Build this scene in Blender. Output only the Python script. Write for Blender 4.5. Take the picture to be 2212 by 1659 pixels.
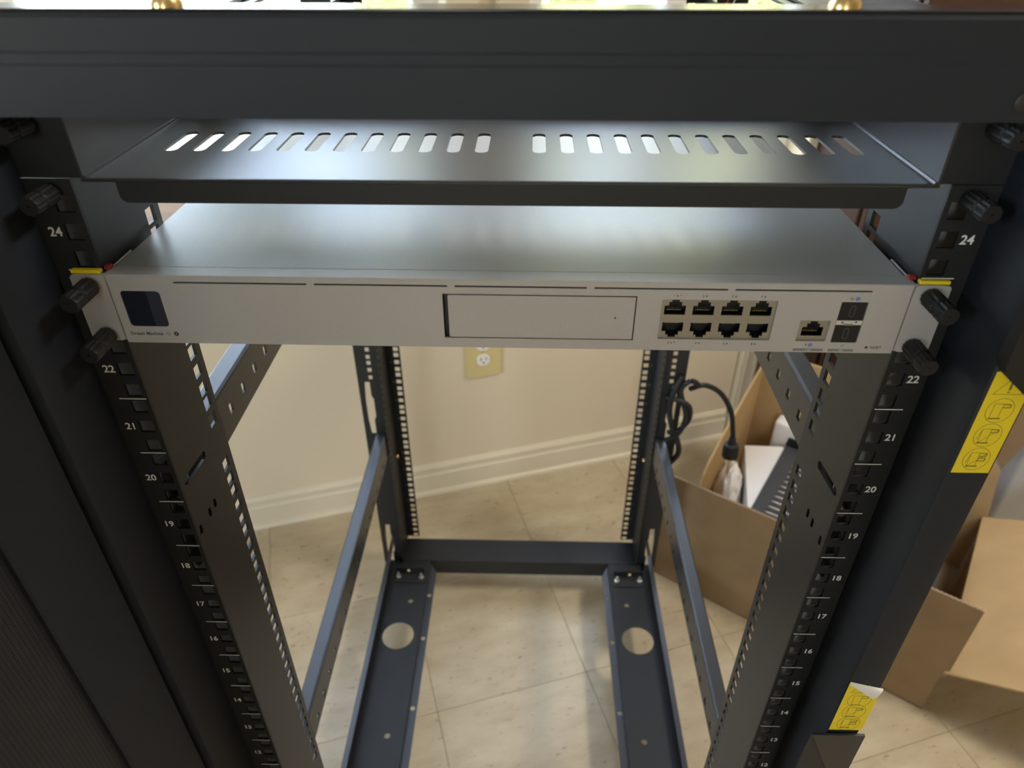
import bpy, bmesh, math, random
from mathutils import Vector, Matrix, noise
from mathutils.geometry import delaunay_2d_cdt

# ------------------------------------------------------------------ scene, camera, light, exposure
scene = bpy.context.scene
col = scene.collection
for o in list(bpy.data.objects):
    bpy.data.objects.remove(o)
rnd = random.Random(7)
R = math.radians
FLOOR = 100.0                       # the floor lies 100 mm under the first rack unit

def P(x, y, z):                     # rack millimetres -> scene metres (floor at z = 0)
    return Vector((x / 1000.0, y / 1000.0, (z + FLOOR) / 1000.0))

TH = R(17.6)                        # the room stands turned against the rack
CT, ST = math.cos(TH), math.sin(TH)
def W(s, t, z):                     # room millimetres (along back wall, towards it) -> rack millimetres
    return (s * CT - t * ST, s * ST + t * CT, z)

cam = bpy.data.objects.new('camera', bpy.data.cameras.new('camera'))
col.objects.link(cam)
cam.location = P(13.09, -357.2, 1197.26)
cam.rotation_euler = (R(55.1776), R(0.0777), R(1.4726))
cam.data.sensor_width = 36.0
cam.data.lens = 36.0 * 1543.27 / 2212.0
cam.data.clip_start = 0.01
cam.data.dof.use_dof = True
cam.data.dof.focus_distance = 0.50
cam.data.dof.aperture_fstop = 9.0
scene.camera = cam

vs = scene.view_settings
scene.display_settings.display_device = 'sRGB'
vs.view_transform = 'Standard'
vs.look = 'None'
vs.gamma = 1.0
vs.use_curve_mapping = False
vs.exposure = 0.12

world = bpy.data.worlds.new('world')
scene.world = world
world.use_nodes = True
wn = world.node_tree
wn.nodes.clear()
wo = wn.nodes.new('ShaderNodeOutputWorld')
bg = wn.nodes.new('ShaderNodeBackground')
sky = wn.nodes.new('ShaderNodeTexSky')
sky.sky_type = 'NISHITA'
sky.sun_disc = False
sky.sun_elevation = R(48)
sky.sun_rotation = R(200)
bg.inputs['Strength'].default_value = 2.4
hs_ = wn.nodes.new('ShaderNodeHueSaturation')
hs_.inputs['Saturation'].default_value = .58
wn.links.new(sky.outputs[0], hs_.inputs['Color'])
wn.links.new(hs_.outputs[0], bg.inputs[0])
wn.links.new(bg.outputs[0], wo.inputs[0])

def lamp(name, kind, loc, rot, energy, color, size=None, size_y=None):
    l = bpy.data.lights.new(name, kind)
    l.energy = energy
    l.color = color
    if size is not None:
        if kind == 'AREA':
            l.shape = 'RECTANGLE'
            l.size = size
            l.size_y = size_y or size
        elif kind == 'SUN':
            l.angle = size
        else:
            l.shadow_soft_size = size
    o = bpy.data.objects.new(name, l)
    col.objects.link(o)
    o.location = loc
    o.rotation_euler = rot
    return o

# sunlight outside (comes over the roof from behind the camera, never reaches indoors)
lamp('sun', 'SUN', (0, 0, 6), (R(42), 0, R(17.6 - 8)), 9.0, (1, .95, .86), R(.6))
# light portals in the window openings (they emit nothing, they only guide the sky light)
def portal(name, loc, rot, w, h):
    o = lamp(name, 'AREA', loc, rot, 1, (1, 1, 1), w, h)
    o.data.cycles.is_portal = True
portal('portal_left', P(*W(-535, 1175, 1260)), (R(-90), 0, TH), 1.45, 1.50)
portal('portal_right', P(*W(662, 1175, 1260)), (R(-90), 0, TH), .67, 1.50)
portal('portal_front', P(*W(-1450, -3105, 1350)), (R(90), 0, TH), .6, 1.5)
portal('portal_side', P(*W(-2555, -700, 1250)), (R(-90), 0, TH + R(90)), 1.12, 1.32)
# ceiling fixture and an added fill lamp
lamp('ceiling_lamp', 'AREA', P(*W(1230, -160, 2270)), (0, 0, TH), 30, (1.0, .93, .83), .28, .7)
lamp('fill_lamp_far', 'AREA', P(*W(-700, -1900, 2270)), (0, 0, TH), 1.5, (1.0, .93, .84), .32, 1.1)  # unseen lamp added to fill the front-facing surfaces

# ------------------------------------------------------------------ materials
def mat(name, color, rough=.5, metal=0.0, spec=.5, noise_scale=0, noise_amt=0, bump=0, bump_scale=200, emit=None, coat=0):
    m = bpy.data.materials.new(name)
    m.use_nodes = True
    nt = m.node_tree
    b = nt.nodes['Principled BSDF']
    b.inputs['Base Color'].default_value = (*color, 1)
    b.inputs['Roughness'].default_value = rough
    b.inputs['Metallic'].default_value = metal
    b.inputs['Specular IOR Level'].default_value = spec
    b.inputs['Coat Weight'].default_value = coat
    tc = nt.nodes.new('ShaderNodeTexCoord')
    if noise_amt:
        n = nt.nodes.new('ShaderNodeTexNoise')
        n.inputs['Scale'].default_value = noise_scale
        n.inputs['Detail'].default_value = 5
        nt.links.new(tc.outputs['Object'], n.inputs['Vector'])
        r = nt.nodes.new('ShaderNodeMapRange')
        r.inputs[1].default_value = .3
        r.inputs[2].default_value = .7
        r.inputs[3].default_value = 1 - noise_amt
        r.inputs[4].default_value = 1 + noise_amt
        mx = nt.nodes.new('ShaderNodeVectorMath')
        mx.operation = 'SCALE'
        mx.inputs[0].default_value = color
        nt.links.new(n.outputs[0], r.inputs[0])
        nt.links.new(r.outputs[0], mx.inputs['Scale'])
        nt.links.new(mx.outputs[0], b.inputs['Base Color'])
    if bump:
        n2 = nt.nodes.new('ShaderNodeTexNoise')
        n2.inputs['Scale'].default_value = bump_scale
        n2.inputs['Detail'].default_value = 2
        nt.links.new(tc.outputs['Object'], n2.inputs['Vector'])
        bp = nt.nodes.new('ShaderNodeBump')
        bp.inputs['Strength'].default_value = bump
        bp.inputs['Distance'].default_value = .0005
        nt.links.new(n2.outputs[0], bp.inputs['Height'])
        nt.links.new(bp.outputs[0], b.inputs['Normal'])
    if emit:
        b.inputs['Emission Color'].default_value = (*emit[0], 1)
        b.inputs['Emission Strength'].default_value = emit[1]
    return m

M = {}
M['black'] = mat('black_powder_coat', (.0125, .0130, .0140), .48, 0, .38, bump=.2, bump_scale=1500)
M['cap'] = mat('black_beam_top', (.02, .02, .022), .18, 0, .6)
M['sheet'] = mat('black_sheet_steel', (.066, .066, .069), .29, .55, .6, bump=.12, bump_scale=1800)
M['web'] = mat('black_web_steel', (.0165, .017, .0205), .38, .1, .5, bump=.12, bump_scale=1800)
M['bar'] = mat('black_gloss_steel', (.045, .046, .05), .30, .4, .6, bump=.1, bump_scale=1800)
M['post'] = mat('black_frame_glare', (.0105, .0135, .0205), .55, 0, .32, bump=.2, bump_scale=1500)  # blue tint paints the hazy glare into the black frame
M['rubber'] = mat('black_plastic', (.011, .011, .012), .5, 0, .35)
M['lining'] = mat('lit_lining_gray', (.17, .175, .18), .5)  # gray stands in for light on the plate behind the rail holes
M['white_ink'] = mat('white_ink', (.72, .70, .66), .6)
M['brass'] = mat('brass', (.75, .55, .26), .28, 1)
M['zinc'] = mat('zinc', (.7, .66, .55), .3, 1)
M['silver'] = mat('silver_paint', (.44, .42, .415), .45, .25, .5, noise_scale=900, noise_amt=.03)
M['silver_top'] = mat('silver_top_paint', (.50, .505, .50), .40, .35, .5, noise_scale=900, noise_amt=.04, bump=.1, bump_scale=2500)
M['port_metal'] = mat('port_shield_metal', (.34, .32, .28), .38, .7)
M['gold'] = mat('gold_pin', (.8, .65, .35), .3, 1)
M['dark'] = mat('port_cavity', (.008, .008, .01), .5)
M['screen'] = mat('screen_glass', (.012, .015, .025), .08, 0, .5)
M['screen_sheen'] = mat('screen_glass_sheen', (.035, .038, .055), .12, 0, .5)  # reflection on the display, painted as a paler panel
M['ink'] = mat('dark_ink', (.03, .028, .03), .6)
M['gray_ink'] = mat('gray_ink', (.20, .195, .19), .6)
M['blue_ink'] = mat('blue_ink', (.08, .13, .55), .6)
M['latch'] = mat('bright_latch', (.62, .61, .58), .35, .3)
M['yellow'] = mat('yellow_label', (.78, .60, .012), .5)
M['label_ink'] = mat('label_ink', (.16, .12, .01), .6)
M['paper'] = mat('label_backing', (.75, .73, .68), .7)
M['red'] = mat('red_plastic', (.25, .01, .015), .5)
M['card'] = mat('cardboard', (.28, .185, .098), .85, 0, .2, noise_scale=14, noise_amt=.10)  # darker tone paints in the shade on the carton front
M['card_lit'] = mat('cardboard_lit', (.44, .295, .145), .85, 0, .2, noise_scale=14, noise_amt=.08)  # same board, lightened to paint in the light on these panels
M['flute'] = mat('cardboard_flute', (.60, .47, .30), .9, 0, .2)
M['foam'] = mat('white_foam', (.72, .69, .66), .8, 0, .3, bump=.3, bump_scale=300)
M['grayplate'] = mat('dark_gray_panel', (.045, .045, .048), .45)
M['darkwood'] = mat('dark_brown_wood', (.045, .016, .009), .4, 0, .4, noise_scale=8, noise_amt=.25)
M['bin'] = mat('pale_gray_plastic', (.42, .42, .44), .5)
M['wall'] = mat('beige_wall_paint', (.66, .56, .40), .7, 0, .3, noise_scale=1.3, noise_amt=.03, bump=.1, bump_scale=250)
M['ceiling'] = mat('ceiling_paint', (.75, .72, .66), .8, 0, .2)
M['trim'] = mat('cream_trim_paint', (.66, .58, .43), .38, 0, .45)
M['grout'] = mat('tile_joint', (.20, .155, .10), .8)
M['ivory'] = mat('ivory_plastic', (.62, .50, .24), .4)
M['white_plastic'] = mat('white_plastic', (.78, .76, .72), .35)
M['lawn'] = mat('lawn', (.16, .24, .06), .9, noise_scale=30, noise_amt=.4)
M['concrete'] = mat('pale_concrete', (.40, .42, .34), .9, noise_scale=6, noise_amt=.15)
M['mulch'] = mat('brown_mulch', (.050, .025, .010), .95, noise_scale=60, noise_amt=.5)
M['leaf'] = mat('hedge_leaf', (.34, .33, .16), .7, noise_scale=20, noise_amt=.5)
M['fixture'] = mat('fixture_white', (.8, .8, .78), .4)
M['wire_red'] = mat('red_wire', (.5, .03, .02), .4)

def floor_mat():
    m = bpy.data.materials.new('beige_floor_tile')
    m.use_nodes = True
    nt = m.node_tree
    L = nt.links
    b = nt.nodes['Principled BSDF']
    tc = nt.nodes.new('ShaderNodeTexCoord')
    oi = nt.nodes.new('ShaderNodeObjectInfo')
    add = nt.nodes.new('ShaderNodeVectorMath')
    add.operation = 'ADD'
    sc = nt.nodes.new('ShaderNodeVectorMath')
    sc.operation = 'SCALE'
    sc.inputs['Scale'].default_value = 37.0
    cmb = nt.nodes.new('ShaderNodeCombineXYZ')
    for k in range(3):
        L.new(oi.outputs['Random'], cmb.inputs[k])
    L.new(cmb.outputs[0], sc.inputs[0])
    L.new(tc.outputs['Object'], add.inputs[0])
    L.new(sc.outputs[0], add.inputs[1])
    mp = nt.nodes.new('ShaderNodeMapping')
    mp.inputs['Scale'].default_value = (1, 2.4, 1)
    L.new(add.outputs[0], mp.inputs[0])
    n = nt.nodes.new('ShaderNodeTexNoise')
    n.inputs['Scale'].default_value = 9
    n.inputs['Detail'].default_value = 8
    n.inputs['Roughness'].default_value = .65
    L.new(mp.outputs[0], n.inputs['Vector'])
    cr = nt.nodes.new('ShaderNodeValToRGB')
    cr.color_ramp.elements[0].position = .30
    cr.color_ramp.elements[0].color = (.42, .335, .215, 1)
    cr.color_ramp.elements[1].position = .72
    cr.color_ramp.elements[1].color = (.56, .475, .33, 1)
    L.new(n.outputs[0], cr.inputs[0])
    n2 = nt.nodes.new('ShaderNodeTexNoise')      # small scuffs and pits
    n2.inputs['Scale'].default_value = 55
    n2.inputs['Detail'].default_value = 3
    L.new(mp.outputs[0], n2.inputs['Vector'])
    cr2 = nt.nodes.new('ShaderNodeValToRGB')
    cr2.color_ramp.elements[0].position = .26
    cr2.color_ramp.elements[0].color = (.62, .56, .5, 1)
    cr2.color_ramp.elements[1].position = .36
    cr2.color_ramp.elements[1].color = (1, 1, 1, 1)
    L.new(n2.outputs[0], cr2.inputs[0])
    mx = nt.nodes.new('ShaderNodeMix')
    mx.data_type = 'RGBA'
    mx.blend_type = 'MULTIPLY'
    mx.inputs[0].default_value = 1
    L.new(cr.outputs[0], mx.inputs[6])
    L.new(cr2.outputs[0], mx.inputs[7])
    L.new(mx.outputs[2], b.inputs['Base Color'])
    b.inputs['Roughness'].default_value = .30
    b.inputs['Specular IOR Level'].default_value = .4
    return m
M['tile'] = floor_mat()

def mesh_door_mat():                # fine punched steel: rows of round holes
    m = bpy.data.materials.new('perforated_black_steel')
    m.use_nodes = True
    nt = m.node_tree
    L = nt.links
    b = nt.nodes['Principled BSDF']
    tc = nt.nodes.new('ShaderNodeTexCoord')
    mp = nt.nodes.new('ShaderNodeMapping')
    mp.inputs['Scale'].default_value = (1, 330, 400)
    L.new(tc.outputs['Object'], mp.inputs[0])
    v = nt.nodes.new('ShaderNodeTexVoronoi')
    v.inputs['Scale'].default_value = 1
    v.inputs['Randomness'].default_value = 0
    v.voronoi_dimensions = '2D'
    sx = nt.nodes.new('ShaderNodeSeparateXYZ')
    cx = nt.nodes.new('ShaderNodeCombineXYZ')
    L.new(mp.outputs[0], sx.inputs[0])
    L.new(sx.outputs[1], cx.inputs[0])
    L.new(sx.outputs[2], cx.inputs[1])
    L.new(cx.outputs[0], v.inputs['Vector'])
    cr = nt.nodes.new('ShaderNodeValToRGB')
    cr.color_ramp.elements[0].position = .30
    cr.color_ramp.elements[0].color = (.002, .002, .003, 1)
    cr.color_ramp.elements[1].position = .36
    cr.color_ramp.elements[1].color = (.014, .017, .026, 1)  # bluish steel tone paints in the glare on the door
    L.new(v.outputs['Distance'], cr.inputs[0])
    L.new(cr.outputs[0], b.inputs['Base Color'])
    bp = nt.nodes.new('ShaderNodeBump')
    bp.inputs['Distance'].default_value = .0008
    bp.inputs['Strength'].default_value = .3
    L.new(cr.outputs[0], bp.inputs['Height'])
    L.new(bp.outputs[0], b.inputs['Normal'])
    b.inputs['Roughness'].default_value = .5
    return m
M['perforated'] = mesh_door_mat()

def glass_mat():
    m = bpy.data.materials.new('window_glass')
    m.use_nodes = True
    nt = m.node_tree
    nt.nodes.clear()
    o = nt.nodes.new('ShaderNodeOutputMaterial')
    t = nt.nodes.new('ShaderNodeBsdfTransparent')
    t.inputs[0].default_value = (.94, .96, .95, 1)
    g = nt.nodes.new('ShaderNodeBsdfGlossy')
    g.inputs['Roughness'].default_value = .02
    mx = nt.nodes.new('ShaderNodeMixShader')
    mx.inputs[0].default_value = .06
    nt.links.new(t.outputs[0], mx.inputs[1])
    nt.links.new(g.outputs[0], mx.inputs[2])
    nt.links.new(mx.outputs[0], o.inputs[0])
    return m
M['glass'] = glass_mat()

def screen_mat():                   # woven insect screen: opaque threads, open meshes
    m = bpy.data.materials.new('insect_screen')
    m.use_nodes = True
    nt = m.node_tree
    L = nt.links
    b = nt.nodes['Principled BSDF']
    b.inputs['Base Color'].default_value = (.20, .19, .17, 1)
    tc = nt.nodes.new('ShaderNodeTexCoord')
    sx = nt.nodes.new('ShaderNodeSeparateXYZ')
    L.new(tc.outputs['Object'], sx.inputs[0])
    outs = []
    for k in (0, 2):
        a = nt.nodes.new('ShaderNodeMath')
        a.operation = 'MULTIPLY'
        a.inputs[1].default_value = 300
        f = nt.nodes.new('ShaderNodeMath')
        f.operation = 'FRACT'
        g = nt.nodes.new('ShaderNodeMath')
        g.operation = 'LESS_THAN'
        g.inputs[1].default_value = .12
        L.new(sx.outputs[k], a.inputs[0])
        L.new(a.outputs[0], f.inputs[0])
        L.new(f.outputs[0], g.inputs[0])
        outs.append(g)
    mxm = nt.nodes.new('ShaderNodeMath')
    mxm.operation = 'MAXIMUM'
    L.new(outs[0].outputs[0], mxm.inputs[0])
    L.new(outs[1].outputs[0], mxm.inputs[1])
    L.new(mxm.outputs[0], b.inputs['Alpha'])
    return m
M['screen_mesh'] = screen_mat()

# ------------------------------------------------------------------ builders
def link(name, me, parent=None, m=None):
    o = bpy.data.objects.new(name, me)
    col.objects.link(o)
    if m is not None and not me.materials:
        me.materials.append(m)
    if parent is not None:
        o.parent = parent
        o.matrix_parent_inverse = parent.matrix_world.inverted()
    return o

def from_bm(name, bm, m, parent=None, smooth=False):
    me = bpy.data.meshes.new(name)
    bmesh.ops.recalc_face_normals(bm, faces=bm.faces)
    bm.to_mesh(me)
    bm.free()
    if smooth:
        for p in me.polygons:
            p.use_smooth = True
        try:
            me.set_sharp_from_angle(angle=R(35))
        except Exception:
            pass
    return link(name, me, parent, m)

def thing(name, label, cat, loc=(0, 0, -100), group=None):
    o = bpy.data.objects.new(name, None)
    o.empty_display_size = .05
    col.objects.link(o)
    o.location = P(*loc)
    bpy.context.view_layer.update()
    o['label'] = label
    o['category'] = cat
    if group:
        o['group'] = group
    return o

def add_box(bm, x0, x1, y0, y1, z0, z1, bevel=0, tf=None, seg=1):
    vs_ = [bm.verts.new((x, y, z)) for z in (z0, z1) for y in (y0, y1) for x in (x0, x1)]
    fs = [bm.faces.new([vs_[i] for i in f]) for f in ((0, 2, 3, 1), (4, 5, 7, 6), (0, 1, 5, 4), (2, 6, 7, 3), (0, 4, 6, 2), (1, 3, 7, 5))]
    if bevel:
        es = list({e for f in fs for e in f.edges})
        r = bmesh.ops.bevel(bm, geom=es, offset=bevel, segments=seg, affect='EDGES', profile=.5)
        vs_ = list({v for f in r['faces'] for v in f.verts} | {v for v in vs_ if v.is_valid})
    if tf:
        for v in vs_:
            v.co = tf(*v.co)
    return vs_

def TP(x, y, z):
    return P(x, y, z)

def box(name, x0, x1, y0, y1, z0, z1, m, parent=None, bevel=0, tf=TP, seg=1):
    bm = bmesh.new()
    add_box(bm, x0, x1, y0, y1, z0, z1, bevel, tf, seg)
    return from_bm(name, bm, m, parent)

def inside(x, y, poly):
    r = False
    for (ax, ay), (bx_, by_) in zip(poly, poly[1:] + poly[:1]):
        if (ay > y) != (by_ > y) and x < (bx_ - ax) * (y - ay) / (by_ - ay) + ax:
            r = not r
    return r

def add_plate(bm, outer, holes, w0, w1, tf):
    """flat polygon with holes in (u, v), thick from w0 to w1; tf(u, v, w) -> point"""
    loops = [list(outer)] + [list(h_) for h_ in holes]
    flat = [p for l in loops for p in l]
    edges, k = [], 0
    for l in loops:
        edges += [(k + i, k + (i + 1) % len(l)) for i in range(len(l))]
        k += len(l)
    cdt = delaunay_2d_cdt([Vector((p[0], p[1])) for p in flat], edges, [], 0, 1e-6)
    a = [None] * len(flat)
    b = [None] * len(flat)
    ca = [bm.verts.new(tf(p[0], p[1], w0)) for p in cdt[0]]
    cb = [bm.verts.new(tf(p[0], p[1], w1)) for p in cdt[0]]
    for n_, orig in enumerate(cdt[3]):
        for q in orig:
            a[q], b[q] = ca[n_], cb[n_]
    bbs = [(min(p[0] for p in h_), max(p[0] for p in h_), min(p[1] for p in h_), max(p[1] for p in h_), h_) for h_ in loops[1:]]
    for t in cdt[2]:
        gx = sum(cdt[0][i].x for i in t) / len(t)
        gy = sum(cdt[0][i].y for i in t) / len(t)
        if not inside(gx, gy, loops[0]) or any(q[0] < gx < q[1] and q[2] < gy < q[3] and inside(gx, gy, q[4]) for q in bbs):
            continue
        bm.faces.new([ca[i] for i in t])
        bm.faces.new([cb[i] for i in reversed(t)])
    k = 0
    for l in loops:
        n = len(l)
        for i in range(n):
            j = (i + 1) % n
            try:
                bm.faces.new((a[k + i], a[k + j], b[k + j], b[k + i]))
            except ValueError:
                pass
        k += n

def plate(name, outer, holes, w0, w1, tf, m, parent=None):
    bm = bmesh.new()
    add_plate(bm, outer, holes, w0, w1, tf)
    return from_bm(name, bm, m, parent)

def grid_plate(name, us, vs_, solid, w0, w1, tf, m, parent=None):
    bm = bmesh.new()
    nu, nv = len(us) - 1, len(vs_) - 1
    cache = {}
    def vert(i, j, w):
        k = (i, j, w)
        if k not in cache:
            cache[k] = bm.verts.new(tf(us[i], vs_[j], w1 if w else w0))
        return cache[k]
    S = lambda i, j: 0 <= i < nu and 0 <= j < nv and solid(i, j)
    for i in range(nu):
        for j in range(nv):
            if not S(i, j):
                continue
            q = [(i, j), (i + 1, j), (i + 1, j + 1), (i, j + 1)]
            bm.faces.new([vert(*p, 0) for p in q])
            bm.faces.new([vert(*p, 1) for p in reversed(q)])
            for (a, b, di, dj) in ((q[0], q[1], 0, -1), (q[1], q[2], 1, 0), (q[2], q[3], 0, 1), (q[3], q[0], -1, 0)):
                if not S(i + di, j + dj):
                    bm.faces.new((vert(*a, 0), vert(*b, 0), vert(*b, 1), vert(*a, 1)))
    return from_bm(name, bm, m, parent)

def rect(u0, u1, v0, v1, r=0, n=3):
    if r <= 0:
        return [(u0, v0), (u1, v0), (u1, v1), (u0, v1)]
    out = []
    for cx_, cy_, a0 in ((u1 - r, v0 + r, -90), (u1 - r, v1 - r, 0), (u0 + r, v1 - r, 90), (u0 + r, v0 + r, 180)):
        for k in range(n + 1):
            a = R(a0 + 90 * k / n)
            out.append((cx_ + r * math.cos(a), cy_ + r * math.sin(a)))
    return out

def circ(u, v, r, n=20):
    return [(u + r * math.cos(2 * math.pi * k / n), v + r * math.sin(2 * math.pi * k / n)) for k in range(n)]

def slot(p0, p1, r, n=5):
    d = Vector((p1[0] - p0[0], p1[1] - p0[1]))
    a = math.atan2(d.y, d.x)
    out = []
    for k in range(n + 1):
        t = a - math.pi / 2 + math.pi * k / n
        out.append((p1[0] + r * math.cos(t), p1[1] + r * math.sin(t)))
    for k in range(n + 1):
        t = a + math.pi / 2 + math.pi * k / n
        out.append((p0[0] + r * math.cos(t), p0[1] + r * math.sin(t)))
    return out

def add_tube(bm, pts, rad, n=10, tf=TP, cap=True):
    pts = [tf(*p) for p in pts]
    rings = []
    rr = rad if isinstance(rad, (list, tuple)) else [rad] * len(pts)
    up = Vector((0.13, 0.2, .97)).normalized()
    for i, p in enumerate(pts):
        d = (pts[min(i + 1, len(pts) - 1)] - pts[max(i - 1, 0)]).normalized()
        if abs(d.dot(up)) > .95:
            up = Vector((1, .1, 0)).normalized()
        a = d.cross(up).normalized()
        b = d.cross(a).normalized()
        rings.append([bm.verts.new(p + (a * math.cos(2 * math.pi * k / n) + b * math.sin(2 * math.pi * k / n)) * rr[i] / 1000) for k in range(n)])
    for A, B in zip(rings, rings[1:]):
        for k in range(n):
            bm.faces.new((A[k], A[(k + 1) % n], B[(k + 1) % n], B[k]))
    if cap:
        bm.faces.new(rings[0])
        bm.faces.new(list(reversed(rings[-1])))

def tube(name, pts, rad, m, parent=None, n=10, tf=TP):
    bm = bmesh.new()
    add_tube(bm, pts, rad, n, tf)
    return from_bm(name, bm, m, parent, True)

def smooth_path(pts, n=8):
    out = []
    q = [pts[0]] + list(pts) + [pts[-1]]
    for i in range(1, len(q) - 2):
        for k in range(n):
            t = k / n
            out.append(tuple(.5 * (2 * q[i][a] + (q[i + 1][a] - q[i - 1][a]) * t + (2 * q[i - 1][a] - 5 * q[i][a] + 4 * q[i + 1][a] - q[i + 2][a]) * t * t
                             + (3 * q[i][a] - q[i - 1][a] - 3 * q[i + 1][a] + q[i + 2][a]) * t ** 3) for a in range(3)))
    out.append(tuple(pts[-1]))
    return out

def lathe_mesh(name, prof, n=16):
    """profile of (radius, y) in metres, turned round the y axis"""
    bm = bmesh.new()
    rings = [[bm.verts.new((r * math.cos(2 * math.pi * k / n), y, r * math.sin(2 * math.pi * k / n))) for k in range(n)] for r, y in prof]
    for A, B in zip(rings, rings[1:]):
        for k in range(n):
            bm.faces.new((A[k], A[(k + 1) % n], B[(k + 1) % n], B[k]))
    bm.faces.new(rings[0])
    bm.faces.new(list(reversed(rings[-1])))
    bmesh.ops.recalc_face_normals(bm, faces=bm.faces)
    me = bpy.data.meshes.new(name)
    bm.to_mesh(me)
    bm.free()
    for p in me.polygons:
        p.use_smooth = True
    me.set_sharp_from_angle(angle=R(40))
    return me

def text_mesh(s, size, bold=.0, shear=0.0, align='CENTER', extrude=.00005):
    cu = bpy.data.curves.new('lettering', 'FONT')
    cu.body = s
    cu.size = size / 1000 * 1.38
    cu.align_x = align
    cu.align_y = 'CENTER'
    cu.offset = bold / 1000
    cu.shear = shear
    cu.extrude = extrude
    cu.resolution_u = 3
    o = bpy.data.objects.new('lettering', cu)
    col.objects.link(o)
    bpy.context.view_layer.update()
    me = bpy.data.meshes.new_from_object(o.evaluated_get(bpy.context.evaluated_depsgraph_get()))
    bpy.data.objects.remove(o)
    bpy.data.curves.remove(cu)
    me.name = 'lettering'
    me.materials.clear()
    return me

ROT_FRONT = Matrix.Rotation(R(90), 4, 'X')          # lettering that faces the camera side (-y)
def put_text(name, s, size, loc, m, parent, bold=0, align='CENTER', shear=0):
    me = text_mesh(s, size, bold, shear, align)
    me.transform(ROT_FRONT)
    me.transform(Matrix.Translation(P(*loc)))
    return link(name, me, parent, m)

def structure(o):
    o['kind'] = 'structure'
    return o

def WP(s, t, z):
    return P(*W(s, t, z))

# ------------------------------------------------------------------ the room
WALL_T = 1040.0
S0, S1, T0, ZC = -2450.0, 2550.0, -3000.0, 2340.0
floor = structure(box('floor', S0, S1, T0, WALL_T + 60, -200, -102.2, M['grout'], None, 0, WP))
TILE = 304.2
bm = bmesh.new()
h = TILE / 2 - .4
add_box(bm, -h, h, -h, h, -2.2, 0, .35, lambda x, y, z: Vector((x / 1000, y / 1000, z / 1000)))
tile_me = bpy.data.meshes.new('floor_tile')
bmesh.ops.recalc_face_normals(bm, faces=bm.faces)
bm.to_mesh(tile_me)
bm.free()
tile_me.materials.append(M['tile'])
for j in range(0, 13):
    for i in range(-8, 9):
        s = -22 + TILE * (i + .5)
        t = 1039 - TILE * (j + .5)
        o = link('tile', tile_me, floor)
        o.matrix_parent_inverse = Matrix.Identity(4)
        o.matrix_parent_inverse = floor.matrix_world.inverted()
        o.location = WP(s, t, -100)
        o.rotation_euler = (0, 0, TH + (math.pi / 2) * rnd.choice((0, 0, 0, 2)))

# back wall with two window openings
WL = (-1250.0, 180.0)
WR = (335.0, 990.0)
WZ = (520.0, 2000.0)
us = [S0, WL[0], WL[1], WR[0], WR[1], S1]
vz = [-100, WZ[0], WZ[1], ZC]
wall_back = structure(grid_plate('wall_back', us, vz, lambda i, j: not (i in (1, 3) and j == 1), WALL_T, WALL_T + 130, lambda u, v, w: WP(u, w, v), M['wall']))
wall_front = structure(grid_plate('wall_front', [S0, -1750, -1150, S1], [-100, 600, 2100, ZC], lambda i, j: not (i == 1 and j == 1), T0 - 100, T0, lambda u, v, w: WP(u, w, v), M['wall']))
wall_right = structure(box('wall_right', S1, S1 + 100, T0 - 100, WALL_T + 130, -100, ZC, M['wall'], None, 0, WP))
wall_left = structure(grid_plate('wall_left', [T0 - 100, -1250, -150, WALL_T + 130], [-100, 600, 1900, ZC], lambda i, j: not (i == 1 and j == 1), S0 - 100, S0, lambda u, v, w: WP(w, u, v), M['wall']))
ceiling = structure(box('ceiling', S0 - 100, S1 + 100, T0 - 100, WALL_T + 130, ZC, ZC + 100, M['ceiling'], None, 0, WP))

def baseboard(name, s0, s1):        # moulded profile run along the back wall
    prof = [(0, -100), (-13, -100), (-13, -96), (-12, -60), (-12, -41), (-9.5, -38), (-8.5, -33), (-9.5, -24), (-9, -19), (-5, -14), (-3, -11), (0, -10)]
    bm = bmesh.new()
    a = [bm.verts.new(WP(s0, WALL_T + d, z)) for d, z in prof]
    b = [bm.verts.new(WP(s1, WALL_T + d, z)) for d, z in prof]
    for i in range(len(prof) - 1):
        bm.faces.new((a[i], a[i + 1], b[i + 1], b[i]))
    bm.faces.new(a)
    bm.faces.new(list(reversed(b)))
    o = structure(from_bm(name, bm, M['trim']))
    # quarter-round shoe at the floor
    bm = bmesh.new()
    pr = [(-12, -100)] + [(-13 - 9 * math.cos(R(90 * k / 4)), -100 + 11 * math.sin(R(90 * k / 4))) for k in range(5)] + [(-12, -89)]
    a = [bm.verts.new(WP(s0, WALL_T + d, z)) for d, z in pr]
    b = [bm.verts.new(WP(s1, WALL_T + d, z)) for d, z in pr]
    for i in range(len(pr) - 1):
        bm.faces.new((a[i], a[i + 1], b[i + 1], b[i]))
    bm.faces.new(a)
    bm.faces.new(list(reversed(b)))
    from_bm('shoe_moulding', bm, M['trim'], o)
    return o
baseboard('baseboard_back', S0, 930)

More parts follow.
